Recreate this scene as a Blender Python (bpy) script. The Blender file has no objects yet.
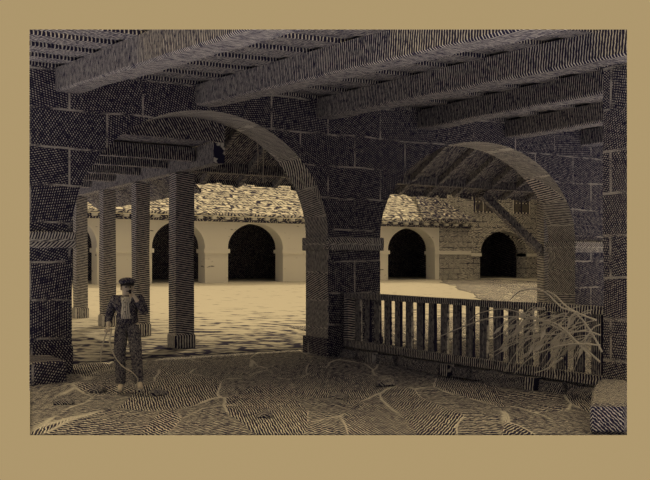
import bpy, bmesh, math, random
from mathutils import Vector, Matrix
random.seed(7)
C = bpy.context.scene.collection
SC = bpy.context.scene

# ------------------------------------------------------------------ camera, light
# x runs along the arcade wall, y runs away into the courtyard, z is up
F = 850.0                      # focal length for a 650 px wide picture
HZ = 262.0                     # height of the horizon in it
H = 1.85                       # eye height
TH = math.radians(32.0)
CT, ST = math.cos(TH), math.sin(TH)
EYE = Vector((-8.82, -14.0, H))

cd = bpy.data.cameras.new('camera'); cam = bpy.data.objects.new('camera', cd); C.objects.link(cam)
cam.location = EYE; cam.rotation_euler = (math.pi / 2, 0, -TH)
cd.sensor_width = 36.0; cd.lens = 36.0 * F / 650.0
cd.shift_y = (HZ - 240.0) / 650.0
cd.clip_end = 300
SC.camera = cam

wd = bpy.data.worlds.new('world'); SC.world = wd; wd.use_nodes = True
bg = wd.node_tree.nodes['Background']
# an even tan haze over the courtyard side of the sky, dim behind the viewer's back
wt_ = wd.node_tree
def wn(k, **kw):
    n_ = wt_.nodes.new(k)
    for a_, v_ in kw.items(): setattr(n_, a_, v_)
    return n_
tc_ = wn('ShaderNodeTexCoord'); dp = wn('ShaderNodeVectorMath', operation='DOT_PRODUCT')
wt_.links.new(tc_.outputs['Generated'], dp.inputs[0]); dp.inputs[1].default_value = (0.65 * ST, 0.65 * CT, 0.76)
mr = wn('ShaderNodeMapRange', interpolation_type='SMOOTHSTEP'); wt_.links.new(dp.outputs['Value'], mr.inputs['Value'])
mr.inputs['From Min'].default_value = 0.10; mr.inputs['From Max'].default_value = 0.385
mr.inputs['To Min'].default_value = 0.0; mr.inputs['To Max'].default_value = 1.0
mc = wn('ShaderNodeMix', data_type='RGBA'); wt_.links.new(mr.outputs[0], mc.inputs['Factor'])
mc.inputs['A'].default_value = (0.155, 0.130, 0.112, 1); mc.inputs['B'].default_value = (0.422, 0.310, 0.152, 1)
wt_.links.new(mc.outputs['Result'], bg.inputs['Color'])
# brighter overhead; behind the viewer an added glow from below lifts the beam undersides
sx = wn('ShaderNodeSeparateXYZ'); wt_.links.new(tc_.outputs['Generated'], sx.inputs[0])
def ramp(a_, b_, c_, d_):
    r_ = wn('ShaderNodeMapRange', interpolation_type='SMOOTHSTEP'); wt_.links.new(sx.outputs[2], r_.inputs['Value'])
    for k_, v_ in zip(('From Min', 'From Max', 'To Min', 'To Max'), (a_, b_, c_, d_)): r_.inputs[k_].default_value = v_
    return r_.outputs[0]
ms = wn('ShaderNodeMix', data_type='FLOAT'); wt_.links.new(mr.outputs[0], ms.inputs['Factor'])
wt_.links.new(ramp(-0.75, -0.25, 6.0, 0.60), ms.inputs['A']); wt_.links.new(ramp(0.40, 0.85, 1.0, 3.1), ms.inputs['B'])
wt_.links.new(ms.outputs['Result'], bg.inputs['Strength'])

sd = bpy.data.lights.new('sun', 'SUN'); sun = bpy.data.objects.new('sun', sd); C.objects.link(sun)
sd.energy = 1.15; sd.color = (1.0, 0.76, 0.40); sd.angle = math.radians(0.6)
sun.location = (10, 10, 20)
sun.rotation_euler = Vector((0.6, 0.6, 1.0)).to_track_quat('Z', 'Y').to_euler()

SC.view_settings.view_transform = 'Standard'; SC.view_settings.look = 'None'
SC.view_settings.exposure = 0.0; SC.view_settings.gamma = 1.0
SC.view_settings.use_curve_mapping = False

# ------------------------------------------------------------------ helpers
def plan(X, Y):
    """right / forward metres from the eye -> x, y of the place"""
    return (EYE.x + CT * X + ST * Y, EYE.y - ST * X + CT * Y)
def at(u, v, Y):
    x, y = plan((u - 325) * Y / F, Y); return Vector((x, y, H - (v - HZ) * Y / F))
def atg(u, Y, z=0.0):
    x, y = plan((u - 325) * Y / F, Y); return Vector((x, y, z))
def on_x(u, v, x):
    """point seen at u, v that lies on the upright plane x = const"""
    r = (u - 325) / F; a = x - EYE.x
    q = (CT * a - r * ST * a) / (ST + r * CT)
    Y = ST * a + CT * q
    return Vector((x, EYE.y + q, H - (v - HZ) * Y / F))
def on_y(u, v, y):
    r = (u - 325) / F; q = y - EYE.y
    a = (ST * q + r * CT * q) / (CT - r * ST)
    Y = ST * a + CT * q
    return Vector((EYE.x + a, y, H - (v - HZ) * Y / F))

def link(name, bm, m=None, parent=None, smooth=False):
    me = bpy.data.meshes.new(name)
    bmesh.ops.recalc_face_normals(bm, faces=bm.faces)
    if parent is not None:
        off = Vector(parent.get('_o', (0, 0, 0)))
        bmesh.ops.translate(bm, verts=bm.verts, vec=-off)
    bm.to_mesh(me); bm.free()
    if smooth:
        for p in me.polygons: p.use_smooth = True
    if m: me.materials.append(m)
    o = bpy.data.objects.new(name, me); C.objects.link(o)
    if parent is not None:
        o.parent = parent
        o['_o'] = tuple(parent.get('_o', (0, 0, 0)))
    return o
def thing(name, label, cat, loc=(0, 0, 0), group=None):
    o = bpy.data.objects.new(name, None); C.objects.link(o); o.location = loc
    o.empty_display_size = 0.2
    o['_o'] = tuple(loc)
    tag(o, label, cat, group); return o
def tag(o, label, cat, group=None, kind=None):
    o['label'] = label; o['category'] = cat
    if group: o['group'] = group
    if kind: o['kind'] = kind
    return o
def struct(name, bm, m, label=None, cat=None, smooth=False):
    o = link(name, bm, m, None, smooth); o['kind'] = 'structure'
    if label: o['label'] = label
    if cat: o['category'] = cat
    return o
def recenter(o):
    """moves a single-mesh thing's origin to its base"""
    vs = [v.co for v in o.data.vertices]
    c = Vector(((min(v.x for v in vs) + max(v.x for v in vs)) / 2, (min(v.y for v in vs) + max(v.y for v in vs)) / 2, min(v.z for v in vs)))
    o.data.transform(Matrix.Translation(-c)); o.location = c
    return o

def hexa(bm, p):
    """eight corners: bottom four round, then top four round"""
    v = [bm.verts.new(q) for q in p]
    for f in ((0, 3, 2, 1), (4, 5, 6, 7), (0, 1, 5, 4), (1, 2, 6, 5), (2, 3, 7, 6), (3, 0, 4, 7)):
        bm.faces.new([v[i] for i in f])
    return v
def box(bm, x0, x1, y0, y1, z0, z1):
    return hexa(bm, [(x0, y0, z0), (x1, y0, z0), (x1, y1, z0), (x0, y1, z0), (x0, y0, z1), (x1, y0, z1), (x1, y1, z1), (x0, y1, z1)])
def prism(bm, pts, z0, z1):
    a = [bm.verts.new((x, y, z0)) for x, y in pts]; b = [bm.verts.new((x, y, z1)) for x, y in pts]
    n = len(pts)
    bm.faces.new(a[::-1]); bm.faces.new(b)
    for i in range(n): bm.faces.new((a[i], a[(i + 1) % n], b[(i + 1) % n], b[i]))
def bar(bm, p, q, w, h, up=(0, 0, 1)):
    """squared timber from p to q"""
    p = Vector(p); q = Vector(q); d = (q - p).normalized(); up = Vector(up)
    s = d.cross(up).normalized(); u = s.cross(d)
    c = []
    for e in (p, q):
        c.append([e + s * a * w / 2 + u * b * h / 2 for a, b in ((-1, -1), (1, -1), (1, 1), (-1, 1))])
    hexa(bm, c[0] + c[1])
def tube(bm, pts, r0, r1=None, n=6):
    pts = [Vector(p) for p in pts]; r1 = r0 if r1 is None else r1
    rings = []; m = len(pts)
    for i, p in enumerate(pts):
        d = (pts[min(i + 1, m - 1)] - pts[max(i - 1, 0)]).normalized()
        a = d.orthogonal().normalized() if i == 0 else (rings_a - d * rings_a.dot(d)).normalized()
        rings_a = a; b = d.cross(a); r = r0 + (r1 - r0) * i / max(1, m - 1)
        rings.append([bm.verts.new(p + (a * math.cos(t) + b * math.sin(t)) * r) for t in [2 * math.pi * k / n for k in range(n)]])
    for i in range(m - 1):
        for k in range(n):
            bm.faces.new((rings[i][k], rings[i][(k + 1) % n], rings[i + 1][(k + 1) % n], rings[i + 1][k]))
    bm.faces.new(rings[0][::-1]); bm.faces.new(rings[-1])
def spline(pts, n=24):
    """smooth line through a few points"""
    P = [Vector(p) for p in pts]; P = [2 * P[0] - P[1]] + P + [2 * P[-1] - P[-2]]
    out = []; segs = len(P) - 3
    for i in range(segs):
        a, b, c, d = P[i:i + 4]; k = max(2, n // segs)
        for j in range(k):
            t = j / k
            out.append(0.5 * ((2 * b) + (c - a) * t + (2 * a - 5 * b + 4 * c - d) * t * t + (3 * b - a - 3 * c + d) * t ** 3))
    out.append(P[-2]); return out
def cut(bm, co, no):
    """saws the mesh along a plane and closes the cut; what lies on the side of no goes"""
    g = bm.verts[:] + bm.edges[:] + bm.faces[:]
    r = bmesh.ops.bisect_plane(bm, geom=g, plane_co=co, plane_no=no, clear_outer=True, dist=1e-5)
    ed = [e for e in r['geom_cut'] if isinstance(e, bmesh.types.BMEdge)]
    if ed:
        bmesh.ops.holes_fill(bm, edges=ed, sides=0)
def bevel(bm, w):
    bmesh.ops.bevel(bm, geom=bm.edges[:], offset=w, segments=1, affect='EDGES', profile=0.5)
def jitter(bm, a):
    for v in bm.verts: v.co += Vector((random.uniform(-a, a), random.uniform(-a, a), random.uniform(-a, a)))
def sub(bm, n):
    bmesh.ops.subdivide_edges(bm, edges=bm.edges[:], cuts=n, use_grid_fill=True)

# the building is modelled as a cut-away: these are the faces along which it has been sawn off
def side_plane(u):
    r = (u - 325) / F
    x, y = plan(r, 1.0); d = Vector((x - EYE.x, y - EYE.y, 0)).normalized()
    return d
LEFT = side_plane(29.5); RIGHT = side_plane(627.0)
LEFT_NO = Vector((-LEFT.y, LEFT.x, 0)); RIGHT_NO = Vector((RIGHT.y, -RIGHT.x, 0))
fx, fy = plan(0, 1.0); FWD = Vector((fx - EYE.x, fy - EYE.y, 0))
TOP_NO = (Vector((0, 0, 1)) - FWD * (HZ - 29.5) / F).normalized()
def cut_left(bm): cut(bm, EYE, LEFT_NO)
def cut_right(bm): cut(bm, EYE, RIGHT_NO)
def cut_top(bm): cut(bm, EYE, TOP_NO)

# ------------------------------------------------------------------ materials: paper-pale matter worked over with ink strokes
PAPER = (0.88, 0.87, 0.85, 1); INK = (0.036, 0.036, 0.088, 1)
class G:
    def __init__(s, name):
        s.m = bpy.data.materials.new(name); s.m.use_nodes = True; s.t = s.m.node_tree; s.n = s.t.nodes
        s.b = s.n['Principled BSDF']; s.b.inputs['Roughness'].default_value = 0.95
        s.b.inputs['Specular IOR Level'].default_value = 0.08
    def new(s, k, **kw):
        n = s.n.new(k)
        for a, v in kw.items(): setattr(n, a, v)
        return n
    def put(s, sock, v):
        if isinstance(v, bpy.types.NodeSocket): s.t.links.new(v, sock)
        else: sock.default_value = v
    def math(s, op, a, b=0.0, clamp=False):
        n = s.new('ShaderNodeMath', operation=op, use_clamp=clamp); s.put(n.inputs[0], a); s.put(n.inputs[1], b); return n.outputs[0]
    def xyz(s):
        tc = s.new('ShaderNodeTexCoord'); sp = s.new('ShaderNodeSeparateXYZ'); s.t.links.new(tc.outputs['Object'], sp.inputs[0])
        return tc.outputs['Object'], sp.outputs[0], sp.outputs[1], sp.outputs[2]
    def comb(s, a, b, c=0.0):
        n = s.new('ShaderNodeCombineXYZ'); s.put(n.inputs[0], a); s.put(n.inputs[1], b); s.put(n.inputs[2], c); return n.outputs[0]
    def rot(s, vec, ang, axis=(0, 0, 1)):
        n = s.new('ShaderNodeVectorRotate', rotation_type='AXIS_ANGLE'); s.put(n.inputs['Vector'], vec)
        n.inputs['Axis'].default_value = axis; s.put(n.inputs['Angle'], ang); return n.outputs[0]
    def scale(s, vec, k):
        n = s.new('ShaderNodeVectorMath', operation='MULTIPLY'); s.put(n.inputs[0], vec); n.inputs[1].default_value = k; return n.outputs[0]
    def noise(s, vec, sc, det=2.0, rough=0.6):
        n = s.new('ShaderNodeTexNoise'); s.put(n.inputs['Vector'], vec); n.inputs['Scale'].default_value = sc
        n.inputs['Detail'].default_value = det; n.inputs['Roughness'].default_value = rough; return n.outputs[0]
    def wave(s, vec, period, dist=1.5, dsc=1.5):
        n = s.new('ShaderNodeTexWave', wave_type='BANDS', bands_direction='X', wave_profile='SIN')
        s.put(n.inputs['Vector'], vec); n.inputs['Scale'].default_value = 0.52 / period
        n.inputs['Distortion'].default_value = dist; n.inputs['Detail'].default_value = 1.0; n.inputs['Detail Scale'].default_value = dsc
        return n.outputs['Fac']
    def step(s, v, edge, soft=0.12):
        n = s.new('ShaderNodeMapRange', interpolation_type='SMOOTHSTEP'); s.put(n.inputs['Value'], v)
        s.put(n.inputs['From Min'], s.math('SUBTRACT', edge, soft) if isinstance(edge, bpy.types.NodeSocket) else edge - soft)
        s.put(n.inputs['From Max'], s.math('ADD', edge, soft) if isinstance(edge, bpy.types.NodeSocket) else edge + soft)
        return n.outputs[0]
    def finish(s, ink, paper=PAPER, inkc=INK, bump=None, strength=0.3, dist=0.02):
        mx = s.new('ShaderNodeMix', data_type='RGBA'); s.put(mx.inputs['Factor'], ink)
        mx.inputs['A'].default_value = paper; mx.inputs['B'].default_value = inkc
        s.t.links.new(mx.outputs['Result'], s.b.inputs['Base Color'])
        if bump is not None:
            bp = s.new('ShaderNodeBump'); bp.inputs['Strength'].default_value = strength; bp.inputs['Distance'].default_value = dist
            s.put(bp.inputs['Height'], bump); s.t.links.new(bp.outputs[0], s.b.inputs['Normal'])
        return s.m
def strokes(g, vec, period, dens, wob=1.5, brk=9.0, amt=0.75):
    """ink strokes along bands, broken up by grain: 1 = ink"""
    w = g.wave(vec, period, wob); n = g.noise(g.scale(vec, (1.0, 0.6, 0.8)), brk * 2.2, 2.0)
    v = g.math('ADD', w, g.math('MULTIPLY', g.math('SUBTRACT', n, 0.5), amt * 2))
    return g.step(v, 1.0 - dens, 0.16)

def mat_blocks(name, bw, rh, period, dens, joint='light', wob=1.5, paper=PAPER, grain=7.0, mortar=0.02, cross=False):
    g = G(name); o, x, y, z = g.xyz()
    uv = g.comb(g.math('ADD', x, y), z)
    nv = g.noise(uv, 0.9, 2.0); uvw = g.comb(g.math('ADD', x, y), g.math('ADD', z, g.math('MULTIPLY', g.math('SUBTRACT', nv, 0.5), 0.12)))
    br = g.new('ShaderNodeTexBrick'); g.put(br.inputs['Vector'], uvw)
    br.inputs['Color1'].default_value = (0, 0, 0, 1); br.inputs['Color2'].default_value = (1, 1, 1, 1); br.inputs['Mortar'].default_value = (0.5, 0.5, 0.5, 1)
    br.inputs['Scale'].default_value = 1.0; br.inputs['Brick Width'].default_value = bw; br.inputs['Row Height'].default_value = rh
    br.inputs['Mortar Size'].default_value = mortar; br.inputs['Mortar Smooth'].default_value = 0.3
    rnd = g.new('ShaderNodeRGBToBW'); g.t.links.new(br.outputs['Color'], rnd.inputs[0])
    v3 = g.rot(uv, g.math('MULTIPLY', rnd.outputs[0], 2.6))
    ink = strokes(g, v3, period, dens, wob, grain)
    if cross:
        ink = g.math('MAXIMUM', ink, strokes(g, g.rot(v3, 1.2), period * 1.2, dens * 0.6, wob, grain))
    fac = br.outputs['Fac']; jn = g.step(g.noise(uv, 2.3, 2.0), 0.5, 0.12)
    if joint == 'light': ink = g.math('MULTIPLY', ink, g.math('SUBTRACT', 1.0, g.math('MULTIPLY', g.math('MULTIPLY', fac, jn), 0.7)))
    else: ink = g.math('MAXIMUM', ink, g.math('MULTIPLY', fac, jn))
    hgt = g.math('ADD', g.math('MULTIPLY', g.math('SUBTRACT', 1.0, fac), 0.7), g.math('MULTIPLY', g.noise(o, 5.0, 4.0), 0.6))
    return g.finish(ink, paper, INK, hgt, 0.5, 0.04)
def mat_strokes(name, direction, period, dens, wob=1.2, stretch=(1, 1, 1), paper=PAPER, inkc=INK, grain=8.0, bump=0.3, amt=0.55):
    """strokes drawn across one direction of the thing"""
    g = G(name); o, x, y, z = g.xyz()
    d = Vector(direction).normalized(); q = d.rotation_difference(Vector((1, 0, 0))); e = q.to_euler()
    mp = g.new('ShaderNodeMapping'); g.put(mp.inputs['Vector'], o); mp.inputs['Rotation'].default_value = e
    v = g.scale(mp.outputs[0], stretch)
    return g.finish(strokes(g, v, period, dens, wob, grain, amt), paper, inkc, g.noise(o, 6.0, 4.0), bump, 0.02)
def mat_ground(name, cell, period, dens, wob=2.0, edge=0.03, big=0.0):
    g = G(name); o, x, y, z = g.xyz(); uv = g.scale(g.rot(g.comb(x, y), TH), (1.0, 0.32, 1.0))
    wv = g.new('ShaderNodeVectorMath', operation='ADD'); g.put(wv.inputs[0], uv)
    nz = g.new('ShaderNodeTexNoise'); g.put(nz.inputs['Vector'], uv); nz.inputs['Scale'].default_value = 0.8
    g.t.links.new(g.scale(nz.outputs['Color'], (0.9, 0.9, 0)), wv.inputs[1])
    vo = g.new('ShaderNodeTexVoronoi'); g.put(vo.inputs['Vector'], wv.outputs[0]); vo.inputs['Scale'].default_value = 1 / cell
    bw = g.new('ShaderNodeRGBToBW'); g.t.links.new(vo.outputs['Color'], bw.inputs[0])
    ve = g.new('ShaderNodeTexVoronoi', feature='DISTANCE_TO_EDGE'); g.put(ve.inputs['Vector'], wv.outputs[0]); ve.inputs['Scale'].default_value = 1 / cell
    v3 = g.rot(uv, g.math('MULTIPLY', bw.outputs[0], 3.0))
    dn = g.math('ADD', 1.0 - dens, g.math('MULTIPLY', g.math('SUBTRACT', g.noise(uv, 0.55, 3.0), 0.5), -big))
    w = g.wave(v3, period, wob * 1.6, 1.5); n = g.noise(v3, 15.0, 2.0)
    ink = g.step(g.math('ADD', w, g.math('MULTIPLY', g.math('SUBTRACT', n, 0.5), 1.1)), dn, 0.16)
    e = g.math('MULTIPLY', g.math('SUBTRACT', 1.0, g.step(ve.outputs['Distance'], edge, edge * 0.7)), g.step(g.noise(uv, 1.7, 2.0), 0.52, 0.08))
    ink = g.math('MULTIPLY', ink, g.math('SUBTRACT', 1.0, g.math('MULTIPLY', e, 0.75)))
    return g.finish(ink, PAPER, INK, g.noise(o, 4.0, 5.0), 0.6, 0.06)
def mat_dashes(name, sx, sy, thr, paper=PAPER, soft=0.05, sc=1.0, upright=False):
    """pale with short flecks of ink"""
    g = G(name); o, x, y, z = g.xyz()
    uv = g.comb(g.math('ADD', x, y), z) if upright else g.rot(g.comb(x, y), TH)
    n = g.noise(g.scale(uv, (sx, sy, 1)), sc, 2.0, 0.55)
    return g.finish(g.step(n, thr, soft), paper, INK, g.noise(o, 5.0, 3.0), 0.2, 0.02)
def mat_cobbles(name):
    g = G(name); o, x, y, z = g.xyz(); uv = g.rot(g.comb(x, y), TH)
    v = g.scale(uv, (1.6, 2.6, 1))
    ve = g.new('ShaderNodeTexVoronoi', feature='DISTANCE_TO_EDGE'); g.put(ve.inputs['Vector'], v); ve.inputs['Scale'].default_value = 1.0
    n = g.noise(g.scale(uv, (0.9, 2.2, 1)), 1.3, 3.0)
    # the paving is worn and open near the arcade and swept flat further out
    far = g.new('ShaderNodeMapRange'); g.put(far.inputs['Value'], y)
    far.inputs['From Min'].default_value = 1.0; far.inputs['From Max'].default_value = 13.0
    far.inputs['To Min'].default_value = 0.40; far.inputs['To Max'].default_value = 0.66
    open_ = g.step(n, far.outputs[0], 0.06)
    line = g.math('SUBTRACT', 1.0, g.step(ve.outputs['Distance'], 0.12, 0.06))
    d = g.step(g.noise(g.scale(uv, (2.2, 9.0, 1)), 1.4, 2.0), 0.55, 0.05)
    ink = g.math('MULTIPLY', g.math('MAXIMUM', line, d), open_)
    return g.finish(ink, (0.56, 0.55, 0.535, 1), INK, g.step(ve.outputs['Distance'], 0.12, 0.12), 0.3, 0.03)
def mat_plain(name, col, spots=0.0, sc=30.0):
    g = G(name); o, x, y, z = g.xyz()
    return g.finish(g.step(g.noise(o, sc, 2.0), 1.0 - spots, 0.1), (*col, 1), INK)

M = {}
M['stone'] = mat_blocks('inked ashlar', 1.25, 0.62, 0.060, 0.80, 'light', 1.6, cross=True)
M['pierstone'] = mat_blocks('inked pier stone', 0.9, 0.55, 0.045, 0.70, 'light', 3.0, cross=True, grain=10.0)
M['paler'] = mat_blocks('inked paler stone', 1.9, 0.55, 0.07, 0.55, 'light', 1.0)
M['impost'] = mat_strokes('inked impost', (1, 1, 0), 0.07, 0.55, 1.0)
M['beam'] = mat_strokes('inked oak beam', (0.1, 1, 0.1), 0.075, 0.79, 2.0)
M['beam_across'] = mat_strokes('inked oak timber', (1, 0.12, 0.1), 0.075, 0.84, 1.8)
M['board'] = mat_strokes('inked ceiling boards', (1, 0.25, 0), 0.085, 0.80, 2.0)
M['post'] = mat_strokes('inked oak post', (0.15, 0.1, 1), 0.075, 0.64, 1.2)
M['rail'] = mat_strokes('inked rail', (0.05, 1, 0.05), 0.08, 0.72, 1.5)
M['bal'] = mat_strokes('inked baluster board', (0.2, 1, 0.0), 0.05, 0.82, 1.0)
M['floor'] = mat_ground('inked trodden earth', 0.80, 0.046, 0.78, 2.4, 0.016, 0.5)
M['cobble'] = mat_cobbles('pale cobbles')
M['plaster'] = mat_dashes('pale lime plaster', 1.5, 5.0, 0.72, paper=(0.95, 0.94, 0.92, 1), upright=True)
M['tile'] = mat_blocks('roof tiles', 0.55, 0.17, 0.30, 0.38, 'dark', 1.5, grain=3.0, mortar=0.03)
M['dark_courses'] = mat_blocks('dark courses', 0.5, 0.2, 0.22, 0.84, 'dark', 1.5, grain=4.0, mortar=0.03)  # dark rows: carry the painted shade triangle on the roof, also the cornice
M['masonry'] = mat_blocks('coursed rubble', 0.8, 0.34, 0.16, 0.42, 'dark', 1.4, grain=3.0, mortar=0.03)
M['vault_shade'] = mat_strokes('inked vault shade', (1, 0.2, 1), 0.15, 0.98, 1.0, amt=0.5)  # near-black ink: shade inside the far arches put into the colour
M['roofwood'] = mat_strokes('inked roof boards', (1, 0.5, 0.6), 0.07, 0.88, 1.6)
M['cornice'] = mat_strokes('inked cornice', (1, 0, 0), 0.5, 0.62, 0.6)
M['glass'] = mat_plain('old dark glass', (0.16, 0.15, 0.15), 0.4, 4.0)
M['straw'] = mat_plain('pale straw', (0.93, 0.91, 0.88), 0.10, 16.0)
M['rubble'] = mat_strokes('inked field stone', (1, 0.7, 0.5), 0.026, 0.80, 3.0, grain=16.0)
M['cloth'] = mat_strokes('dark jacket cloth', (1, 0.3, 0.8), 0.022, 0.98, 1.0, grain=20)
M['trouser'] = mat_strokes('dark trouser cloth', (1, 0.3, 0.3), 0.022, 0.90, 1.0, grain=20)
M['shirt'] = mat_strokes('pale shirt', (1, 0, 0.1), 0.045, 0.14, 0.6, grain=20)
M['skin'] = mat_plain('skin', (0.85, 0.78, 0.70), 0.12, 60)
M['hair'] = mat_plain('dark hair', (0.05, 0.045, 0.05))
M['shoe'] = mat_strokes('worn shoe leather', (0.2, 1, 0.4), 0.03, 0.45, 1.0, grain=20)
M['rope'] = mat_plain('pale cord', (0.72, 0.70, 0.66), 0.2, 40)
M['dark'] = mat_plain('black', (0.03, 0.03, 0.04))

# ------------------------------------------------------------------ the arcade wall
TW = 0.85                       # its thickness
SPR = 2.34
ARCH = ((-4.96, 0.0, 2.22), (1.245, 6.95, 2.15))    # from, to, rise
def arcade_mesh(x0, x1, y0, y1, zb, zt, arches, n=40):
    """wall with arched openings: (from, to, spring height, rise)"""
    bm = bmesh.new(); prof = []     # lower outline along x, as (x, z)
    prof.append((x0, zb))
    for a, b, sp, r in arches:
        prof += [(a, zb), (a, sp)]
        for k in range(1, n):
            t = math.pi * (1 - k / n); prof.append(((a + b) / 2 + (b - a) / 2 * math.cos(t), sp + r * math.sin(t)))
        prof += [(b, sp), (b, zb)]
    prof.append((x1, zb))
    f = [bm.verts.new((x, y0, z)) for x, z in prof]; k_ = [bm.verts.new((x, y1, z)) for x, z in prof]
    ft = {}; kt = {}
    def top(x):
        key = round(x, 5)
        if key not in ft: ft[key] = bm.verts.new((x, y0, zt)); kt[key] = bm.verts.new((x, y1, zt))
        return ft[key], kt[key]
    for i in range(len(prof) - 1):
        bm.faces.new((f[i], k_[i], k_[i + 1], f[i + 1]))
        a, b = prof[i][0], prof[i + 1][0]
        if abs(a - b) < 1e-6: continue
        (fa, ka), (fb, kb) = top(a), top(b)
        bm.faces.new((f[i], f[i + 1], fb, fa)); bm.faces.new((k_[i + 1], k_[i], ka, kb)); bm.faces.new((fa, fb, kb, ka))
    for i in (0, -1):
        tf, tk = top(prof[i][0]); bm.faces.new((f[i], k_[i], tk, tf))
    bmesh.ops.remove_doubles(bm, verts=bm.verts, dist=1e-5)
    return bm
bm = arcade_mesh(-7.5, 9.2, 0.0, TW, -0.2, 5.02, [(a, b, SPR, r) for a, b, r in ARCH])
cut_left(bm); cut_right(bm)
w_ = struct('wall_back', bm, M['stone'], 'dark ashlar wall pierced by two round arches onto the courtyard', 'wall')
w_.data.materials.append(M['paler'])          # arch and jamb faces made paler: bounced courtyard light put into the colour
for p in w_.data.polygons:
    c = p.center
    if abs(p.normal.y) < 0.5 and 0.0 < c.y < TW and -4.9 < c.x < 7.0 and 0 < c.z < 4.6: p.material_index = 1
# impost mouldings and plinths on its piers
def ring(x0, x1, y0, y1, z0, z1, p):
    bm = bmesh.new()
    box(bm, x0 - p, x1 + p, y0 - p, y1 + p, z0, z1); bevel(bm, 0.015)
    return bm
n = 0
for x0, x1 in ((-7.2, -4.96), (0.0, 1.245), (6.95, 9.2)):
    for z0, z1, p in ((2.08, 2.34, 0.06), (-0.1, 0.36 if x0 > -5 else 0.50, 0.05 if x0 > -5 else 0.02)):
        bm = ring(x0, x1, 0, TW, z0, z1, p); n += 1
        cut_left(bm); cut_right(bm)
        struct('trim_%d' % n, bm, M['paler'] if z0 > 1 else M['stone'])

bm = bmesh.new(); box(bm, -7.2, -5.32, -1.05, -0.025, -0.05, 0.36); bevel(bm, 0.03); cut_left(bm)
struct('trim_%d' % (n + 1), bm, M['stone'])

# ------------------------------------------------------------------ hall floor and courtyard ground
def gz(y): return 0.0 if y < 1.5 else 0.74 * (y - 1.5) / 26.3
def hump(x, y):
    return 0.035 * math.sin(1.9 * x + 0.6 * y) * math.sin(1.3 * y - 0.5 * x) + 0.02 * math.sin(4.1 * x + 2 * y) * math.sin(3.3 * y)
bm = bmesh.new(); rows = []
NY, NX = 70, 90
for j in range(NY + 1):
    Y = 9.08 * (26.0 / 9.08) ** (j / NY); row = []
    for i in range(NX + 1):
        p = atg(30 + (627 - 30) * i / NX, Y); p.z = hump(p.x, p.y) * min(1, (Y - 9.08) / 1.5) - 0.0
        if p.y > -1.0: p.z *= max(0.0, min(1, -p.y))
        row.append(bm.verts.new(p))
    rows.append(row)
for j in range(NY):
    for i in range(NX): bm.faces.new((rows[j][i], rows[j][i + 1], rows[j + 1][i + 1], rows[j + 1][i]))
g_ = bm.verts[:] + bm.edges[:] + bm.faces[:]
bmesh.ops.bisect_plane(bm, geom=g_, plane_co=(0, 1.5, 0), plane_no=(0, 1, 0), clear_outer=True)
r = bmesh.ops.extrude_face_region(bm, geom=bm.faces[:])
bmesh.ops.translate(bm, verts=[v for v in r['geom'] if isinstance(v, bmesh.types.BMVert)], vec=tuple(FWD * 0.4 + Vector((0, 0, -0.03))))
struct('floor', bm, M['floor'], 'trodden earth floor of the dark hall', 'floor', smooth=True)
bm = bmesh.new()
rows = []
for j in range(41):
    y = 1.5 + (32.0 - 1.5) * j / 40
    rows.append([bm.verts.new((-9 + 54 * i / 60, y, gz(y) + (0.015 * math.sin(i * 1.7) * math.sin(j * 1.3) if 0 < j < 36 else 0))) for i in range(61)])
for j in range(40):
    for i in range(60): bm.faces.new((rows[j][i], rows[j][i + 1], rows[j + 1][i + 1], rows[j + 1][i]))
r = bmesh.ops.extrude_face_region(bm, geom=bm.faces[:])
bmesh.ops.translate(bm, verts=[v for v in r['geom'] if isinstance(v, bmesh.types.BMVert)], vec=(0, 0, -0.05))
cut_left(bm); cut_right(bm)
struct('floor_courtyard', bm, M['cobble'], 'sunlit pale cobbled courtyard beyond the arches', 'ground', smooth=True)

# courtyard shade laid as a dark sheet by the right-hand porch, a little above the cobbles
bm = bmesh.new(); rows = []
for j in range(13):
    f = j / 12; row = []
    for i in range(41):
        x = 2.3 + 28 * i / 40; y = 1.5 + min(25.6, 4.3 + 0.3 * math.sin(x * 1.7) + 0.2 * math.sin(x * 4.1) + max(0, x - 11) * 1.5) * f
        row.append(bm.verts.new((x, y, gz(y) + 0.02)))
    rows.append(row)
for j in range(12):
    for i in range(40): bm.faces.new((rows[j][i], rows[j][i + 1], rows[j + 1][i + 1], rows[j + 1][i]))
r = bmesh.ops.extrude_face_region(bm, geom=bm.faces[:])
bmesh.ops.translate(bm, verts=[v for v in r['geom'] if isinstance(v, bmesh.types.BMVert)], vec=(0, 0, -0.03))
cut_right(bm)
struct('floor_shade', bm, M['floor'], 'dark ground beyond the balustrade, courtyard shade laid as a sheet', 'ground', smooth=True)

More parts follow.
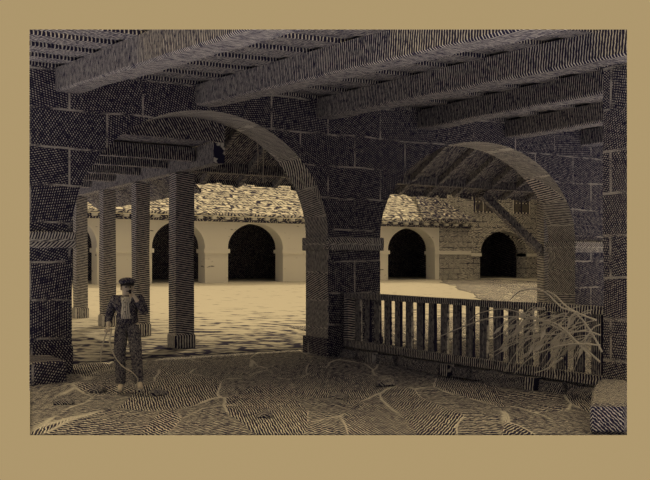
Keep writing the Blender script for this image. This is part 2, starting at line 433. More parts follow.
# ------------------------------------------------------------------ ceiling boards and beams of the hall
BX = [-7.45, -5.02, -2.58, -0.08, 2.40, 4.88, 7.35]
def slope(x): return max(0.0, min(0.10, 0.035 - 0.0105 * x)) if x < 3 else 0.0
def ceil_z(x, y): return 4.62 + slope(x) * min(0.0, y)
BH, BW = 0.38, 0.40
bm = bmesh.new(); y = TW; k = 0
xs = [-9.0, -7.45, -5.02, -2.58, -0.08, 2.4, 4.88, 7.35, 10.0]
while y > -9.5:
    w = random.uniform(0.42, 0.60); y0 = y - w + 0.05
    up = 0.0 if k % 2 else 0.05; k += 1
    for a, b in zip(xs[:-1], xs[1:]):
        za, zb = [(ceil_z(t, yy) + BH + up) for t, yy in ((a, y0), (b, y0))], [(ceil_z(t, yy) + BH + up) for t, yy in ((a, y), (b, y))]
        hexa(bm, [(a, y0, za[0]), (b, y0, za[1]), (b, y, zb[1]), (a, y, zb[0]),
                  (a, y0, za[0] + 0.16), (b, y0, za[1] + 0.16), (b, y, zb[1] + 0.16), (a, y, zb[0] + 0.16)])
    y -= w
# closed above by a layer laid over the gaps
for a, b in zip(xs[:-1], xs[1:]):
    z = lambda t, yy: ceil_z(t, yy) + BH + 0.22
    hexa(bm, [(a, -9.5, z(a, -9.5)), (b, -9.5, z(b, -9.5)), (b, TW, z(b, TW)), (a, TW, z(a, TW)),
              (a, -9.5, z(a, -9.5) + 0.1), (b, -9.5, z(b, -9.5) + 0.1), (b, TW, z(b, TW) + 0.1), (a, TW, z(a, TW) + 0.1)])
cut_left(bm); cut_right(bm); cut_top(bm)
struct('ceiling', bm, M['board'], 'dark boarded ceiling laid over the heavy beams', 'ceiling')
BL = [None, 'heavy oak ceiling beam at far left, meeting the wall left of the big arch',
      'heavy oak ceiling beam meeting the wall over the crown of the large left arch',
      'heavy oak ceiling beam meeting the wall over the pier between the arches',
      'heavy oak ceiling beam meeting the wall over the left part of the right arch',
      'heavy oak ceiling beam meeting the wall over the crown of the right arch',
      'short stretch of oak ceiling beam nearest the right edge, beside the near pillar']
for x, lab in zip(BX, BL):
    if not lab: continue
    bm = bmesh.new(); n = 14
    prev = None; rings = []
    for i in range(n + 1):
        y = -0.002 - 9.5 * i / n; z = ceil_z(x, y); w = BW / 2 + random.uniform(-0.015, 0.015); dz = random.uniform(-0.015, 0.015)
        c = 0.03
        rings.append([bm.verts.new(p) for p in ((x - w, y, z + c), (x - w + c, y, z + dz), (x + w - c, y, z + dz), (x + w, y, z + c), (x + w, y, z + BH - 0.002), (x - w, y, z + BH - 0.002))])
    for i in range(n):
        for q in range(6): bm.faces.new((rings[i][q], rings[i][(q + 1) % 6], rings[i + 1][(q + 1) % 6], rings[i + 1][q]))
    bm.faces.new(rings[0]); bm.faces.new(rings[-1][::-1])
    cut_top(bm); cut_right(bm); cut_left(bm)
    o = link('ceiling_beam', bm, M['beam']); tag(o, lab, 'beam', 'oak beams of the hall ceiling'); recenter(o)

# ------------------------------------------------------------------ near pillar at the right edge
t = thing('stone_pillar', 'dark near stone pillar along the right edge at the end of the balustrade', 'pillar', (0.6, -6.9, 0))
bm = bmesh.new(); box(bm, 0.25, 1.5, -8.2, -6.42, 0.0, 5.6); sub(bm, 6); jitter(bm, 0.012)
cut_right(bm); cut_top(bm); link('shaft', bm, M['pierstone'], t)
bm = bmesh.new()
prism(bm, [tuple(atg(u, Y)[:2]) for u, Y in ((590, 9.12), (640, 9.12), (640, 11.0), (600, 11.1), (593, 10.4))], 0.0, 0.33)
cut_right(bm); bevel(bm, 0.03); link('plinth', bm, M['rubble'], t)

# ------------------------------------------------------------------ porch posts, plates, roofs behind the wall
PD = 2.9
def post(x, y, w, z1, lab, base=True, group=None):
    z0 = gz(y)
    t = thing('timber_post', lab, 'post', (x, y, z0), group)
    bm = bmesh.new(); box(bm, x - w / 2, x + w / 2, y - w / 2, y + w / 2, z0 + (0.3 if base else 0), z1); sub(bm, 3); jitter(bm, 0.008)
    link('shaft', bm, M['post'], t)
    if base:
        bm = bmesh.new(); b = w / 2 + 0.035; box(bm, x - b, x + b, y - b, y + b, z0 - 0.02, z0 + 0.3); bevel(bm, 0.03); link('stone_base', bm, M['impost'], t)
    return t
for i, (y, w, lab) in enumerate(((2.9, 0.40, 'stout timber post nearest the viewer in the row seen through the left arch'),
                  (5.4, 0.33, 'timber post directly behind the man, second of the row from the right'),
                  (7.9, 0.33, 'timber post left of the man, third of the row from the right'),
                  (10.4, 0.33, 'farthest timber post of the row, close against the left pier'))):
    post(-1.85, y, w, 3.72, lab, True, 'posts in a row through the left arch')
tp = post(8.95, PD, 0.26, 3.77, 'braced timber post seen through the right arch, before the far wall')
bm = bmesh.new(); a = on_y(546, 256, PD); b = on_y(482, 188, PD)
bar(bm, a, (b.x, PD, 3.66), 0.16, 0.22); link('brace', bm, M['beam_across'], tp)
# plates
bm = bmesh.new(); box(bm, -1.79, 12.0, PD - 0.16, PD + 0.16, 3.78, 4.14); cut_right(bm)
o = link('wall_plate', bm, M['beam_across']); tag(o, 'long horizontal timber plate carried by the braced post behind the right arch', 'beam'); recenter(o)
bm = bmesh.new(); box(bm, -2.03, -1.80, 0.87, 11.2, 3.74, 4.14); cut_left(bm)
o = link('wall_plate', bm, M['beam']); tag(o, 'timber plate lying on the row of four posts through the left arch', 'beam'); recenter(o)
# joists over the left wing
for i, y in enumerate((1.8, 3.3, 5.0, 6.8, 8.8, 10.8)):
    bm = bmesh.new(); box(bm, -8.5, -2.06, y - 0.11, y + 0.11, 3.86, 4.12); cut_left(bm)
    o = link('roof_joist', bm, M['beam_across'])
    tag(o, ('joist above the posts through the left arch, closest to the hall wall', 'second joist out from the hall wall, above the posts through the left arch',
            'third joist out from the hall wall, above the posts through the left arch', 'fourth joist out from the hall wall, above the posts through the left arch',
            'fifth joist out from the hall wall, above the posts through the left arch', 'outermost joist above the posts through the left arch')[i], 'beam', 'joists of the left wing'); recenter(o)
# roofs
bm = bmesh.new()
hexa(bm, [(-8.5, 0.855, 4.15), (-8.5, 0.865, 4.15), (-1.80, 0.865, 4.15), (-1.80, 0.855, 4.15), (-8.5, 0.855, 5.3), (-8.5, 0.865, 5.3), (-1.80, 0.865, 5.3), (-1.80, 0.855, 5.3)])
hexa(bm, [(-1.84, 0.87, 4.15), (-1.80, 0.87, 4.15), (-1.80, 3.3, 4.15), (-1.84, 3.3, 4.15), (-1.84, 0.87, 5.1), (-1.80, 0.87, 5.1), (-1.80, 3.3, 4.2), (-1.84, 3.3, 4.2)])
hexa(bm, [(-8.5, 0.87, 4.15), (-2.05, 0.87, 4.15), (-2.05, 11.4, 4.15), (-8.5, 11.4, 4.15), (-8.5, 0.87, 4.3), (-2.05, 0.87, 4.3), (-2.05, 11.4, 4.3), (-8.5, 11.4, 4.3)])
hexa(bm, [(-2.05, 3.8, 4.15), (-1.0, 3.8, 3.42), (-1.0, 11.4, 3.42), (-2.05, 11.4, 4.15), (-2.05, 3.8, 4.30), (-1.0, 3.8, 3.50), (-1.0, 11.4, 3.50), (-2.05, 11.4, 4.30)])
cut_left(bm)
o = link('wing_roof', bm, M['roofwood']); tag(o, 'low boarded roof over the row of posts seen through the left arch', 'roof'); recenter(o)
t = thing('porch_roof', 'lean-to porch roof on the far side of the arcade wall with ragged eave', 'roof', (4, 2.2, 3.4))
bm = bmesh.new()
PE, PZ = 3.35, 3.66
sl = (5.0 - PZ) / (PE - 0.87)
def pz(y): return PZ + (PE - y) * sl
hexa(bm, [(-1.75, 0.87, pz(0.87)), (12, 0.87, pz(0.87)), (12, PE, PZ), (-1.75, PE, PZ), (-1.75, 0.87, pz(0.87) + 0.12), (12, 0.87, pz(0.87) + 0.12), (12, PE, PZ + 0.1), (-1.75, PE, PZ + 0.1)])
cut_right(bm); link('boarding', bm, M['roofwood'], t)
bm = bmesh.new(); x = -1.6
while x < 12:
    w = random.uniform(0.12, 0.3); d = random.uniform(0.02, 0.14)
    box(bm, x, x + w, PE - 0.03, PE + 0.02, PZ - d, PZ + 0.1); x += w + 0.005
cut_right(bm); link('eave_boards', bm, M['roofwood'], t)
for i in range(14):
    x = -1.2 + i * 0.9
    bm = bmesh.new(); y0, y1 = 1.0, PE - 0.05
    bar(bm, (x, y0, pz(y0) - 0.08), (x, y1, pz(y1) - 0.08), 0.1, 0.13); cut_right(bm)
    if len(bm.verts): link('rafter', bm, M['beam'], t)
    else: bm.free()
# two cords hanging in the left arch
for u, v1, lab in ((257.5, 169, 'shorter of the two pale cords hanging below the roof in the left arch'), (263, 183, 'longer of the two pale cords hanging below the roof in the left arch')):
    b = on_y(u, v1, 1.9); bm = bmesh.new()
    tube(bm, [(b.x, 1.9, pz(1.9)), (b.x + 0.01, 1.9, (b.z + pz(1.9)) / 2), (b.x, 1.9, b.z)], 0.012)
    o = link('hanging_cord', bm, M['rope']); tag(o, lab, 'cord', 'cords hanging in the left arch'); recenter(o)

# ------------------------------------------------------------------ far side of the courtyard
FD = 27.8; FZ = gz(FD)
def fx_(u): return on_y(u, 260, FD).x
ar = []
for a, b in ((48, 97), (152, 205), (228, 283), (388, 435), (480, 526)):
    ar.append((fx_(a), fx_(b)))
t = thing('arcade_building', 'low whitewashed arcade with tiled lean-to roof across the sunny courtyard', 'building', (14, 29.5, FZ))
x_end = fx_(470)
EZ = 4.30
bm = arcade_mesh(-2.0, x_end, FD, FD + 0.9, FZ - 0.1, EZ, [(a, b, 2.62, 1.36) for a, b in ar[:4]], 24)
cut_left(bm); link('wall', bm, M['plaster'], t)
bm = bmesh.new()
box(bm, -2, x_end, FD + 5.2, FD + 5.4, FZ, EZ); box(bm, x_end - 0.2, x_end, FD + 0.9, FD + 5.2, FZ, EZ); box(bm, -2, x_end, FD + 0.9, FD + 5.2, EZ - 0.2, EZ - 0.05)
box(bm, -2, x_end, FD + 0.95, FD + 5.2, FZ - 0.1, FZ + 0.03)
cut_left(bm); link('interior', bm, M['vault_shade'], t)
piers = [-2.0] + [q for a in ar[:4] for q in a] + [x_end]
for i in range(0, len(piers), 2):
    bm = bmesh.new(); box(bm, piers[i] - 0.08, piers[i + 1] + (0.08 if i < 8 else 0), FD - 0.10, FD + 0.98, 2.33, 2.55); cut_left(bm)
    if len(bm.verts): link('impost', bm, M['plaster'], t)
    else: bm.free()
bm = bmesh.new(); box(bm, ar[3][1] + 0.35, x_end, FD - 0.04, FD + 0.02, FZ - 0.05, EZ - 0.3); link('corner_pier', bm, M['masonry'], t)
bm = bmesh.new(); box(bm, -2, x_end, FD - 0.22, FD, EZ - 0.28, EZ - 0.02)
cut_left(bm); link('cornice', bm, M['dark_courses'], t)
x = -2
while x < x_end - 0.3:
    bm = bmesh.new(); box(bm, x, x + 0.26, FD - 0.42, FD - 0.2, EZ - 0.16, EZ - 0.02); x += 0.8; cut_left(bm)
    if len(bm.verts): link('dentil', bm, M['plaster'], t)
    else: bm.free()
RZ = 8.2; RD = 35.0
bm = bmesh.new()
hexa(bm, [(-2, FD - 0.5, EZ), (x_end, FD - 0.5, EZ), (x_end, RD, RZ), (-2, RD, RZ), (-2, FD - 0.5, EZ + 0.14), (x_end, FD - 0.5, EZ + 0.14), (x_end, RD, RZ + 0.14), (-2, RD, RZ + 0.14)])
cut_left(bm); link('roof', bm, M['tile'], t)
# dark triangle: roof shade built as a raised patch, right end of that roof
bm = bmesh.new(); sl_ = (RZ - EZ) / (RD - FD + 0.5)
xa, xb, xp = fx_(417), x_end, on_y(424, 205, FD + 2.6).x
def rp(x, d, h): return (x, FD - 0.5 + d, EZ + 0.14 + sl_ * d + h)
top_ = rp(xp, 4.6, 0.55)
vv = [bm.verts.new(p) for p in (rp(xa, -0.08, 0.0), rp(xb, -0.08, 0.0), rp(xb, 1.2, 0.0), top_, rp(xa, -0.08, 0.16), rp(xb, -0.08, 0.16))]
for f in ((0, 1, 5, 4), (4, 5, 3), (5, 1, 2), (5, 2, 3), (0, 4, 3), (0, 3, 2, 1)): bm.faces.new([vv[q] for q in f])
link('roof_shade', bm, M['dark_courses'], t)['label'] = 'dark triangle on the roof, its shade built as a patch'

# tall stone house next to it
t = thing('stone_house', 'tall coursed stone house right of the low arcade, seen through the right arch', 'building', (34, 30.5, FZ))
X1 = 42.5
bm = arcade_mesh(x_end, X1, FD + 0.0, FD + 0.9, FZ - 0.1, 9.6, [(ar[4][0], ar[4][1], 2.50, 1.42)], 24)
cut_right(bm); link('wall', bm, M['masonry'], t)
bm = bmesh.new(); box(bm, x_end, x_end + 0.5, FD + 0.9, FD + 9, FZ, 9.6); link('side_wall', bm, M['masonry'], t)
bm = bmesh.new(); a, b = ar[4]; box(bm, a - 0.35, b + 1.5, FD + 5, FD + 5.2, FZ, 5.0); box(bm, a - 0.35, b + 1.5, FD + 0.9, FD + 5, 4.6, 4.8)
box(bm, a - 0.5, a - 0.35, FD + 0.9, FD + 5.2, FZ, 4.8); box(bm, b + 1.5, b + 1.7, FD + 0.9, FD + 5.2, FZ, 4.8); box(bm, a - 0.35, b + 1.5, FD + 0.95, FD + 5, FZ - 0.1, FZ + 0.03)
link('interior', bm, M['vault_shade'], t)
bm = bmesh.new(); n = 20
a, b = ar[4]
for k in range(n):
    def pt(kk, e): q = math.pi * kk / n; return ((a + b) / 2 + ((b - a) / 2 + e) * math.cos(q), 2.5 + (1.42 + e) * math.sin(q))
    i0, o0, i1, o1 = pt(k, 0), pt(k, 0.4), pt(k + 1, 0), pt(k + 1, 0.4)
    hexa(bm, [(i0[0], FD - 0.06, i0[1]), (o0[0], FD - 0.06, o0[1]), (o0[0], FD + 0.01, o0[1]), (i0[0], FD + 0.01, i0[1]),
              (i1[0], FD - 0.06, i1[1]), (o1[0], FD - 0.06, o1[1]), (o1[0], FD + 0.01, o1[1]), (i1[0], FD + 0.01, i1[1])])
link('arch_ring', bm, M['masonry'], t)
for q0, q1 in ((x_end + 0.01, ar[4][0]), (ar[4][1], X1)):
    bm = bmesh.new(); box(bm, q0, q1 + 0.06, FD - 0.10, FD + 0.95, 2.22, 2.44); cut_right(bm); link('impost', bm, M['plaster'], t)
for u0, u1, v0, v1 in ((475, 491, 193, 211), (513, 529, 195, 212)):
    p = on_y(u0, v1, FD); q = on_y(u1, v0, FD)
    bm = bmesh.new(); e = 0.09
    box(bm, p.x, q.x, FD - 0.07, FD, p.z - e, p.z); box(bm, p.x, q.x, FD - 0.07, FD, q.z, q.z + e)
    box(bm, p.x - e, p.x, FD - 0.07, FD, p.z - e, q.z + e); box(bm, q.x, q.x + e, FD - 0.07, FD, p.z - e, q.z + e)
    m = (p.x + q.x) / 2; box(bm, m - 0.03, m + 0.03, FD - 0.05, FD, p.z, q.z)
    mz = (p.z + q.z) / 2; box(bm, p.x, q.x, FD - 0.05, FD, mz - 0.03, mz + 0.03)
    w = link('window', bm, M['cornice'], t)
    bm = bmesh.new(); box(bm, p.x, q.x, FD - 0.02, FD - 0.005, p.z, q.z); link('pane', bm, M['glass'], w)
bm = bmesh.new(); hexa(bm, [(x_end + 0.02, FD - 0.5, 9.6), (X1, FD - 0.5, 9.6), (X1, FD + 5, 12.5), (x_end + 0.02, FD + 5, 12.5), (x_end + 0.02, FD - 0.5, 9.8), (X1, FD - 0.5, 9.8), (X1, FD + 5, 12.7), (x_end + 0.02, FD + 5, 12.7)])
cut_right(bm); link('roof', bm, M['tile'], t)
# wing closing the court on the right, behind the right-hand pier
t = thing('courtyard_wing', 'stone wing closing the right side of the courtyard, mostly hidden by the right pier', 'building', (36, 20, 0.5))
bm = bmesh.new()
pts = [on_y(568, 260, 9.0).xy, on_y(620, 260, 9.0).xy, on_y(620, 260, 27.6).xy, on_y(566, 260, 27.6).xy]
prism(bm, [tuple(p) for p in pts], 0.2, 8.5); link('wall', bm, M['masonry'], t)
bm = bmesh.new(); prism(bm, [tuple(p) for p in pts], 8.5, 9.0); link('roof', bm, M['tile'], t)

# ------------------------------------------------------------------ balustrade
BXs = 0.40
z_top, z_bot = 1.25, 0.33
y0, y1 = -6.42, -0.07
t = thing('balustrade', 'wooden balustrade of flat upright boards between middle pier and near right pillar', 'balustrade', (BXs, -3.2, 0))
bm = bmesh.new(); box(bm, BXs - 0.09, BXs + 0.09, y0, y1, z_top - 0.10, z_top); sub(bm, 5); jitter(bm, 0.006); link('top_rail', bm, M['rail'], t)
bm = bmesh.new(); box(bm, BXs - 0.10, BXs + 0.10, y0, y1, z_bot - 0.13, z_bot + 0.0); sub(bm, 5); jitter(bm, 0.006); link('bottom_rail', bm, M['rail'], t)
bm = bmesh.new(); box(bm, BXs - 0.08, BXs + 0.08, y1 - 0.14, y1, z_bot, z_top - 0.1); link('end_post', bm, M['post'], t)
k = 0; y = y1 - 0.40
while y > y0 + 0.1:
    bm = bmesh.new(); a = random.uniform(-0.01, 0.01)
    box(bm, BXs - 0.025, BXs + 0.025, y - 0.085, y + 0.085, z_bot - 0.002, z_top - 0.098)
    jitter(bm, 0.006); link('baluster', bm, M['bal'], t); y -= 0.319
for y in (-1.2, -3.3, -5.2):
    bm = bmesh.new(); box(bm, BXs - 0.27, BXs - 0.12, y - 0.10, y + 0.10, 0.0, z_bot - 0.14); jitter(bm, 0.006); link('strut', bm, M['rail'], t)
# low footing under it: every stone is a stone of its own
t = thing('footing_wall', 'low dark footing of rough stones under the balustrade', 'wall', (BXs, -3.2, 0))
bm = bmesh.new(); box(bm, BXs - 0.02, BXs + 0.25, y0, y1, -0.02, z_bot - 0.135); link('core', bm, M['rubble'], t)
y = y1
while y > y0 + 0.3:
    w = random.uniform(0.35, 0.8); w = min(w, y - y0)
    bm = bmesh.new(); o = random.uniform(0, 0.1)
    box(bm, BXs - 0.10 - o, BXs - 0.02, y - w + 0.03, y, -0.01, z_bot - 0.15 - random.uniform(0, 0.03)); sub(bm, 2); jitter(bm, 0.015)
    link('footing_stone', bm, M['rubble'], t); y -= w

# ------------------------------------------------------------------ loose stones on the floor
def stone(u, v, w, h, lab):
    Y = F * H / (v - HZ); c = atg(u, Y, 0.0)
    bm = bmesh.new(); bmesh.ops.create_icosphere(bm, subdivisions=2, radius=0.5)
    rr = random.Random(int(u * 7 + v))
    for p in bm.verts:
        k = 1 + 0.18 * math.sin(p.co.x * 9 + u) + rr.uniform(-0.07, 0.07)
        p.co = Vector((p.co.x * w * k, p.co.y * w * 0.8 * k, max(-0.2, p.co.z) * h * k))
    zmin = min(p.co.z for p in bm.verts)
    bmesh.ops.rotate(bm, verts=bm.verts, matrix=Matrix.Rotation(rr.uniform(0, 3), 3, 'Z'))
    bmesh.ops.translate(bm, verts=bm.verts, vec=c + Vector((0, 0, hump(c.x, c.y) - zmin - 0.015)))
    o = link('loose_stone', bm, M['rubble']); tag(o, lab, 'stone', 'loose stones on the hall floor'); recenter(o)
for u, v, w, h, lab in ((98, 392, 0.28, 0.16, 'loose stone on the earth floor left of the man\'s feet'),
                        (157, 393, 0.26, 0.15, 'loose stone on the earth floor just right of the man\'s feet'),
                        (64, 405, 0.34, 0.18, 'loose stone on the floor in front of the left pier'),
                        (385, 388, 0.40, 0.20, 'loose stone on the floor in front of the footing, right of the middle pier'),
                        (338, 396, 0.28, 0.13, 'loose stone on the floor in front of the middle pier'),
                        (265, 418, 0.24, 0.12, 'small loose stone near the front edge, under the middle of the left arch')):
    stone(u, v, w, h, lab)

# ------------------------------------------------------------------ cut branches leaning on the balustrade
def branch(pts, xs, r0, r1):
    out = []
    for i, (u, v) in enumerate(pts):
        f = i / (len(pts) - 1); out.append(on_x(u, v, xs[0] + (xs[1] - xs[0]) * f))
    bm = bmesh.new(); tube(bm, spline(out, 20), r0, r1, 6)
    return bm
BR = [
 ([(602, 352), (590, 330), (575, 312), (562, 308), (550, 296), (538, 289), (520, 291), (510, 300)], (0.12, 0.0), 0.015, 0.008, 'long pale bent stem arching above the top rail at the right'),
 ([(600, 362), (570, 336), (545, 322), (520, 317), (490, 318), (465, 326), (441, 336)], (0.10, 0.16), 0.015, 0.008, 'long pale stem reaching farthest left across the balustrade boards'),
 ([(596, 320), (580, 314), (566, 306), (556, 296), (546, 290)], (0.05, 0.2), 0.016, 0.008, 'short pale stem forking off under the highest arching stem'),
 ([(590, 356), (560, 326), (535, 318), (505, 309), (480, 313), (470, 320)], (0.0, 0.12), 0.013, 0.006, 'pale stem bowing over the boards below the top rail'),
 ([(578, 312), (570, 318), (566, 335), (560, 352), (554, 366), (556, 378)], (0.05, 0.0), 0.013, 0.006, 'pale stem hanging straight down over the bottom rail'),
 ([(600, 345), (576, 344), (552, 348), (530, 358), (514, 374)], (0.0, -0.05), 0.013, 0.006, 'pale stem drooping low across the bottom rail'),
 ([(562, 358), (548, 368), (535, 373)], (-0.05, -0.05), 0.014, 0.006, 'short pale twig end below the bottom rail'),
 ([(600, 335), (585, 331), (560, 334), (530, 336), (505, 346), (494, 352)], (0.03, 0.05), 0.012, 0.006, 'pale stem lying level across the middle of the boards'),
]
for pts, xs_, r0, r1, lab in BR:
    o = link('branch', branch(pts, xs_, r0, r1), M['straw']); tag(o, lab, 'branch', 'long stems on the balustrade'); recenter(o)
bm = bmesh.new(); rr = random.Random(3)
for i in range(80):
    u = rr.uniform(520, 602); v = rr.uniform(306, 345)
    L = rr.uniform(22, 60); ang = rr.uniform(0.45, 1.15)
    du, dv = -L * math.cos(ang), L * math.sin(ang) * rr.uniform(0.55, 0.9)
    x = rr.uniform(-0.02, 0.24)
    p = [(u, v), (u + du * 0.3, v + dv * 0.12 + rr.uniform(-2, 1)), (u + du * 0.7, v + dv * 0.5), (min(601, u + du), min(372, v + dv))]
    q = [on_x(a, b, x + 0.02 * k * rr.uniform(-1, 1)) for k, (a, b) in enumerate(p)]
    tube(bm, spline(q, 9), rr.uniform(0.006, 0.011), 0.004, 4)
    if i % 3 == 0:     # narrow leaves
        m = q[2]; d = (q[3] - q[2]).normalized(); w = Vector((0, d.z, -d.y)) * 0.03
        e = m + d * 0.22; c = m + d * 0.1
        vs = [bm.verts.new(s) for s in (m, c + w, e, c - w, c + w + Vector((0.006, 0, 0)), c - w + Vector((0.006, 0, 0)))]
        bm.faces.new((vs[0], vs[1], vs[2], vs[3])); bm.faces.new((vs[0], vs[5], vs[2], vs[4]))
o = link('brushwood', bm, M['straw']); tag(o, 'loose heap of fine leafy twigs piled against the right end of the balustrade', 'brushwood', None, 'stuff'); recenter(o)

# ------------------------------------------------------------------ the man
PX, PY, YM = 128, 391, 12.1
base = atg(PX, YM, 0.0)
man = thing('person', 'man in flat cap and dark jacket standing with pipe and whip before the left arch', 'person', base)
man.rotation_euler = (0, 0, -TH); man['_o'] = (0, 0, 0)
K = YM / F
def L(u, v, y=0.0):
    """seen at u, v -> the man's own right / away / up"""
    return Vector(((u - PX) * K, y, (PY - v) * K))
def skin(name, vs, es, m, parent, lvl=2, root=0):
    me = bpy.data.meshes.new(name); me.from_pydata([v[0] for v in vs], es, [])
    o = bpy.data.objects.new(name, me); C.objects.link(o)
    md = o.modifiers.new('skin', 'SKIN'); md.use_smooth_shade = True
    for i, v in enumerate(vs):
        s = me.skin_vertices[0].data[i]; r = v[1]; s.radius = r if isinstance(r, tuple) else (r, r); s.use_root = (i == root)
    sb = o.modifiers.new('sub', 'SUBSURF'); sb.levels = lvl; sb.render_levels = lvl
    dg = bpy.context.evaluated_depsgraph_get(); ev = o.evaluated_get(dg)
    nm = bpy.data.meshes.new_from_object(ev, depsgraph=dg); o.modifiers.clear(); o.data = nm
    bpy.data.meshes.remove(me); nm.name = name; nm.materials.clear(); nm.materials.append(m)
    for p in nm.polygons: p.use_smooth = True
    o.parent = parent
    return o
# joints
pel = L(127.5, 321); wst = L(127, 313); chs = L(127, 302, 0.0); nk = L(127, 295.5, -0.005); hd = L(127.6, 287.5, -0.02); crown = L(127.3, 281, -0.015)
shR, elR, wrR = L(114.5, 299), L(109, 313, 0.03), L(109.5, 323, -0.06)
shL, elL, wrL = L(140, 299), L(146, 312, -0.06), L(138.8, 297, -0.20)
hpR, knR, anR, toR = L(122, 324), L(120.5, 352, -0.05), L(121, 383, 0.0), L(122.5, 388.5, -0.17)
hpL, knL, anL, toL = L(133, 324), L(137, 351, -0.07), L(139.5, 380, -0.03), L(143.5, 386, -0.19)
vs = [(pel, 0.13), (wst, 0.125), (chs, (0.15, 0.115)), (nk, 0.055), (hd, 0.084), (crown, 0.080),
      (shR, 0.062), (elR, 0.044), (wrR, 0.030), (shL, 0.062), (elL, 0.044), (wrL, 0.030),
      (hpR, 0.09), (knR, 0.062), (anR, 0.042), (toR, 0.036), (hpL, 0.09), (knL, 0.062), (anL, 0.042), (toL, 0.036)]
es = [(0, 1), (1, 2), (2, 3), (3, 4), (4, 5), (2, 6), (6, 7), (7, 8), (2, 9), (9, 10), (10, 11), (0, 12), (12, 13), (13, 14), (14, 15), (0, 16), (16, 17), (17, 18), (18, 19)]
def hand(iw, palm, fingers, thumb):
    vs.append((palm, (0.036, 0.020))); ip = len(vs) - 1; es.append((iw, ip))
    for f in fingers:
        last = ip
        for p in f: vs.append((p, 0.0095)); es.append((last, len(vs) - 1)); last = len(vs) - 1
    last = iw
    m = palm * 0.6 + vs[iw][0] * 0.4
    vs.append((m + (thumb[0] - m) * 0.35, 0.014)); es.append((ip, len(vs) - 1)); last = len(vs) - 1
    for p in thumb: vs.append((p, 0.010)); es.append((last, len(vs) - 1)); last = len(vs) - 1
# right hand hangs and closes round the whip handle
pR = wrR + Vector((0.005, -0.03, -0.055))
hand(8, pR, [[pR + Vector((0.028 * (i - 1.5), -0.03, -0.04 + 0.004 * abs(i - 1.5))), pR + Vector((0.026 * (i - 1.5), -0.052, -0.05)), pR + Vector((0.026 * (i - 1.5), -0.055, -0.015 - 0.003 * i))] for i in range(4)],
     [pR + Vector((0.05, -0.03, 0.005)), pR + Vector((0.035, -0.06, -0.01))])
# left hand raised to the pipe at the mouth
pL = wrL + Vector((-0.025, -0.012, 0.055))
hand(11, pL, [[pL + Vector((-0.03 - 0.003 * i, -0.012, 0.028 - 0.020 * i)), pL + Vector((-0.052, -0.03, 0.026 - 0.020 * i)), pL + Vector((-0.045 + 0.004 * i, -0.055, 0.022 - 0.019 * i))] for i in range(4)],
     [pL + Vector((-0.02, -0.045, 0.045)), pL + Vector((-0.045, -0.055, 0.06))])
body = skin('body', vs, es, M['skin'], man, 2)
# face, turned a little to the right: nose, ears, eyes and mouth
fd = Vector((0.40, -0.92, 0)).normalized(); sd_ = Vector((0.92, 0.40, 0)).normalized(); up = Vector((0, 0, 1))
bm = bmesh.new(); c = hd + fd * 0.078
tube(bm, [c + up * 0.035, c + up * 0.01 + fd * 0.014, c - up * 0.006 + fd * 0.022, c - up * 0.016 + fd * 0.006], 0.009, 0.014, 8)
link('nose', bm, M['skin'], body, True)
for s in (-1, 1):
    bm = bmesh.new(); bmesh.ops.create_uvsphere(bm, u_segments=8, v_segments=6, radius=0.011, matrix=Matrix.Translation(hd + fd * 0.073 + sd_ * 0.032 * s + up * 0.022)); link('eye', bm, M['dark'], body, True)
    bm = bmesh.new(); bmesh.ops.create_uvsphere(bm, u_segments=8, v_segments=6, radius=0.028, matrix=Matrix.Translation(hd + sd_ * 0.085 * s + up * 0.004) @ Matrix.Diagonal((0.45, 0.8, 1.2, 1))); link('ear', bm, M['skin'], body, True)
bm = bmesh.new(); m0 = hd + fd * 0.079 - up * 0.036
tube(bm, [m0 - sd_ * 0.028, m0 + fd * 0.006, m0 + sd_ * 0.028], 0.006, 0.006, 6); link('mouth', bm, M['dark'], body, True)
# hair under the cap
bm = bmesh.new(); bmesh.ops.create_uvsphere(bm, u_segments=16, v_segments=10, radius=0.095, matrix=Matrix.Translation(hd - fd * 0.018 + up * 0.045) @ Matrix.Diagonal((1, 1, 0.9, 1)))
bmesh.ops.bisect_plane(bm, geom=bm.verts[:] + bm.edges[:] + bm.faces[:], plane_co=hd + up * 0.0, plane_no=(fd - up * 0.35), clear_outer=True)
link('hair', bm, M['hair'], man, True)
# flat cap with peak
bm = bmesh.new(); cc = hd + up * 0.088 - fd * 0.005
bmesh.ops.create_uvsphere(bm, u_segments=20, v_segments=10, radius=0.115, matrix=Matrix.Translation(cc + up * 0.012) @ Matrix.Diagonal((1.05, 1.05, 0.50, 1)))
link('cap', bm, M['cloth'], man, True)
bm = bmesh.new()
ring_ = []
for k in range(9):
    q = math.radians(-65 + 130 * k / 8); d = fd * math.cos(q) + sd_ * math.sin(q)
    ring_.append((cc - up * 0.02 + d * 0.10, cc - up * 0.045 + d * 0.10 + fd * 0.062 * math.cos(q * 1.2)))
for k in range(8):
    (a, b), (c_, d_) = ring_[k], ring_[k + 1]; e = up * 0.012
    hexa(bm, [a, b, d_, c_, a + e, b + e, d_ + e, c_ + e])
link('cap_peak', bm, M['dark'], man)
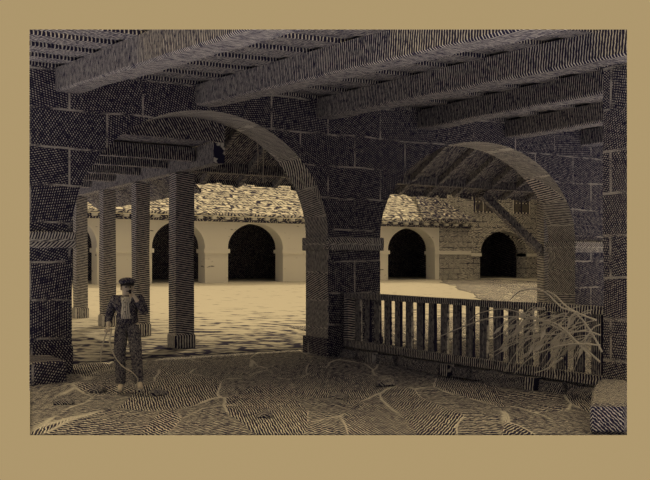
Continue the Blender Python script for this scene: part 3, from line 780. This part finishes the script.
# clothes
j = [(L(127.5, 325), (0.195, 0.17)), (L(127.4, 319), (0.190, 0.165)), (wst, (0.172, 0.148)), (chs + Vector((0, 0, 0.0)), (0.178, 0.138)), (L(127.2, 297), (0.085, 0.08)),
     (shR, 0.082), (elR, 0.064), (wrR + (elR - wrR) * 0.12, 0.052), (shL, 0.082), (elL, 0.064), (wrL + (elL - wrL) * 0.12, 0.052)]
skin('jacket', j, [(0, 1), (1, 2), (2, 3), (3, 4), (3, 5), (5, 6), (6, 7), (3, 8), (8, 9), (9, 10)], M['cloth'], man, 2)
bm = bmesh.new()       # shirt front and its opening
N = 8; grid = []
for i in range(N + 1):
    f = i / N; zc = L(0, 295.5 + (317 - 295.5) * f).z; wl = 0.045 + 0.035 * f; row = []
    for k in range(7):
        s = -1 + 2 * k / 6; xx = 0.0 + s * wl
        row.append(bm.verts.new((xx, -0.135 - 0.045 * math.sin(min(1, f * 1.5) * 1.57) + 0.04 * s * s, zc)))
    grid.append(row)
for i in range(N):
    for k in range(6): bm.faces.new((grid[i][k], grid[i][k + 1], grid[i + 1][k + 1], grid[i + 1][k]))
r = bmesh.ops.extrude_face_region(bm, geom=bm.faces[:]); bmesh.ops.translate(bm, verts=[v for v in r['geom'] if isinstance(v, bmesh.types.BMVert)], vec=(0, 0.05, 0))
sh = link('shirt', bm, M['shirt'], man, True)
for v in (301, 305.5, 310):
    bm = bmesh.new(); bmesh.ops.create_uvsphere(bm, u_segments=8, v_segments=6, radius=0.009, matrix=Matrix.Translation(L(128, v, -0.182))); link('button', bm, M['dark'], sh, True)
bm = bmesh.new()
for s in (-1, 1):
    a = L(128 + s * 1.2, 297, -0.15); b = L(128 + s * 5.5, 296, -0.07); c_ = L(128 + s * 4.2, 302, -0.165)
    vv = [bm.verts.new(p) for p in (a, b, c_, a + Vector((0, 0.02, 0)), b + Vector((0, 0.02, 0)), c_ + Vector((0, 0.02, 0)))]
    for f in ((0, 1, 2), (5, 4, 3), (0, 3, 4, 1), (1, 4, 5, 2), (2, 5, 3, 0)): bm.faces.new([vv[q] for q in f])
link('collar', bm, M['shirt'], man)
tr = [(L(127.5, 316), (0.150, 0.13)), (L(127.5, 320), (0.155, 0.14)), (hpR + Vector((0, 0, 0.02)), 0.122), (knR, 0.088), (anR + Vector((0, 0, -0.03)), 0.078), (hpL + Vector((0, 0, 0.02)), 0.122), (knL, 0.088), (anL + Vector((0, 0, -0.06)), 0.078)]
skin('trousers', tr, [(0, 1), (1, 2), (2, 3), (3, 4), (1, 5), (5, 6), (6, 7)], M['trouser'], man, 2)
for an, to in ((anR, toR), (anL, toL)):
    k = Vector((an.x, an.y, 0.045)); h = Vector((an.x * 1.0 - (to.x - an.x) * 0.3, an.y + 0.05, 0.05)); mid = (k + to) / 2; mid.z = 0.052; tip = Vector((to.x, to.y, 0.042))
    s = skin('shoe', [(h, 0.050), (k, 0.056), (mid, (0.056, 0.05)), (tip, (0.048, 0.040))], [(0, 1), (1, 2), (2, 3)], M['shoe'], man, 2)
    zmin = min(v.co.z for v in s.data.vertices)
    for v in s.data.vertices: v.co.z -= zmin
# things he holds
def wl(p): return man.matrix_basis @ p
bpy.context.view_layer.update(); MW = Matrix.Translation(base) @ Matrix.Rotation(-TH, 4, 'Z')
pt_ = thing('pipe', 'small dark tobacco pipe held at the man\'s mouth', 'pipe', MW @ (pL + Vector((-0.03, -0.06, 0.05))))
bm = bmesh.new(); q0 = hd + fd * 0.085 - up * 0.034; q1 = pL + Vector((-0.035, -0.062, 0.035))
tube(bm, [MW @ q0, MW @ ((q0 + q1) / 2 - up * 0.006), MW @ q1], 0.006, 0.007, 8); link('stem', bm, M['dark'], pt_, True)
bm = bmesh.new(); tube(bm, [MW @ (q1 - up * 0.018), MW @ (q1 - up * 0.005), MW @ (q1 + up * 0.035)], 0.014, 0.019, 10); link('bowl', bm, M['dark'], pt_, True)
wt = thing('whip', 'long pale whip hanging from the man\'s right hand to the floor', 'whip', MW @ (pR + Vector((0, -0.03, -0.03))))
hp = pR + Vector((0, -0.038, -0.032))
bm = bmesh.new(); tube(bm, [MW @ p for p in spline([hp + Vector((0.07, -0.03, 0.03)), hp, L(106, 340, -0.14), L(103.5, 350, -0.13), L(102.5, 360, -0.1)], 16)], 0.013, 0.008, 6); link('stick', bm, M['rope'], wt, True)
bm = bmesh.new(); tube(bm, [MW @ p for p in spline([hp + Vector((0.06, -0.02, 0.02)), L(114, 340, -0.24), L(119, 353, -0.26), L(127, 363, -0.27), L(137, 369, -0.28), L(142, 376, -0.27), L(139, 384, -0.26)], 28)], 0.010, 0.006, 6); link('lash', bm, M['rope'], wt, True)

for o in bpy.data.objects:
    if '_o' in o: del o['_o']
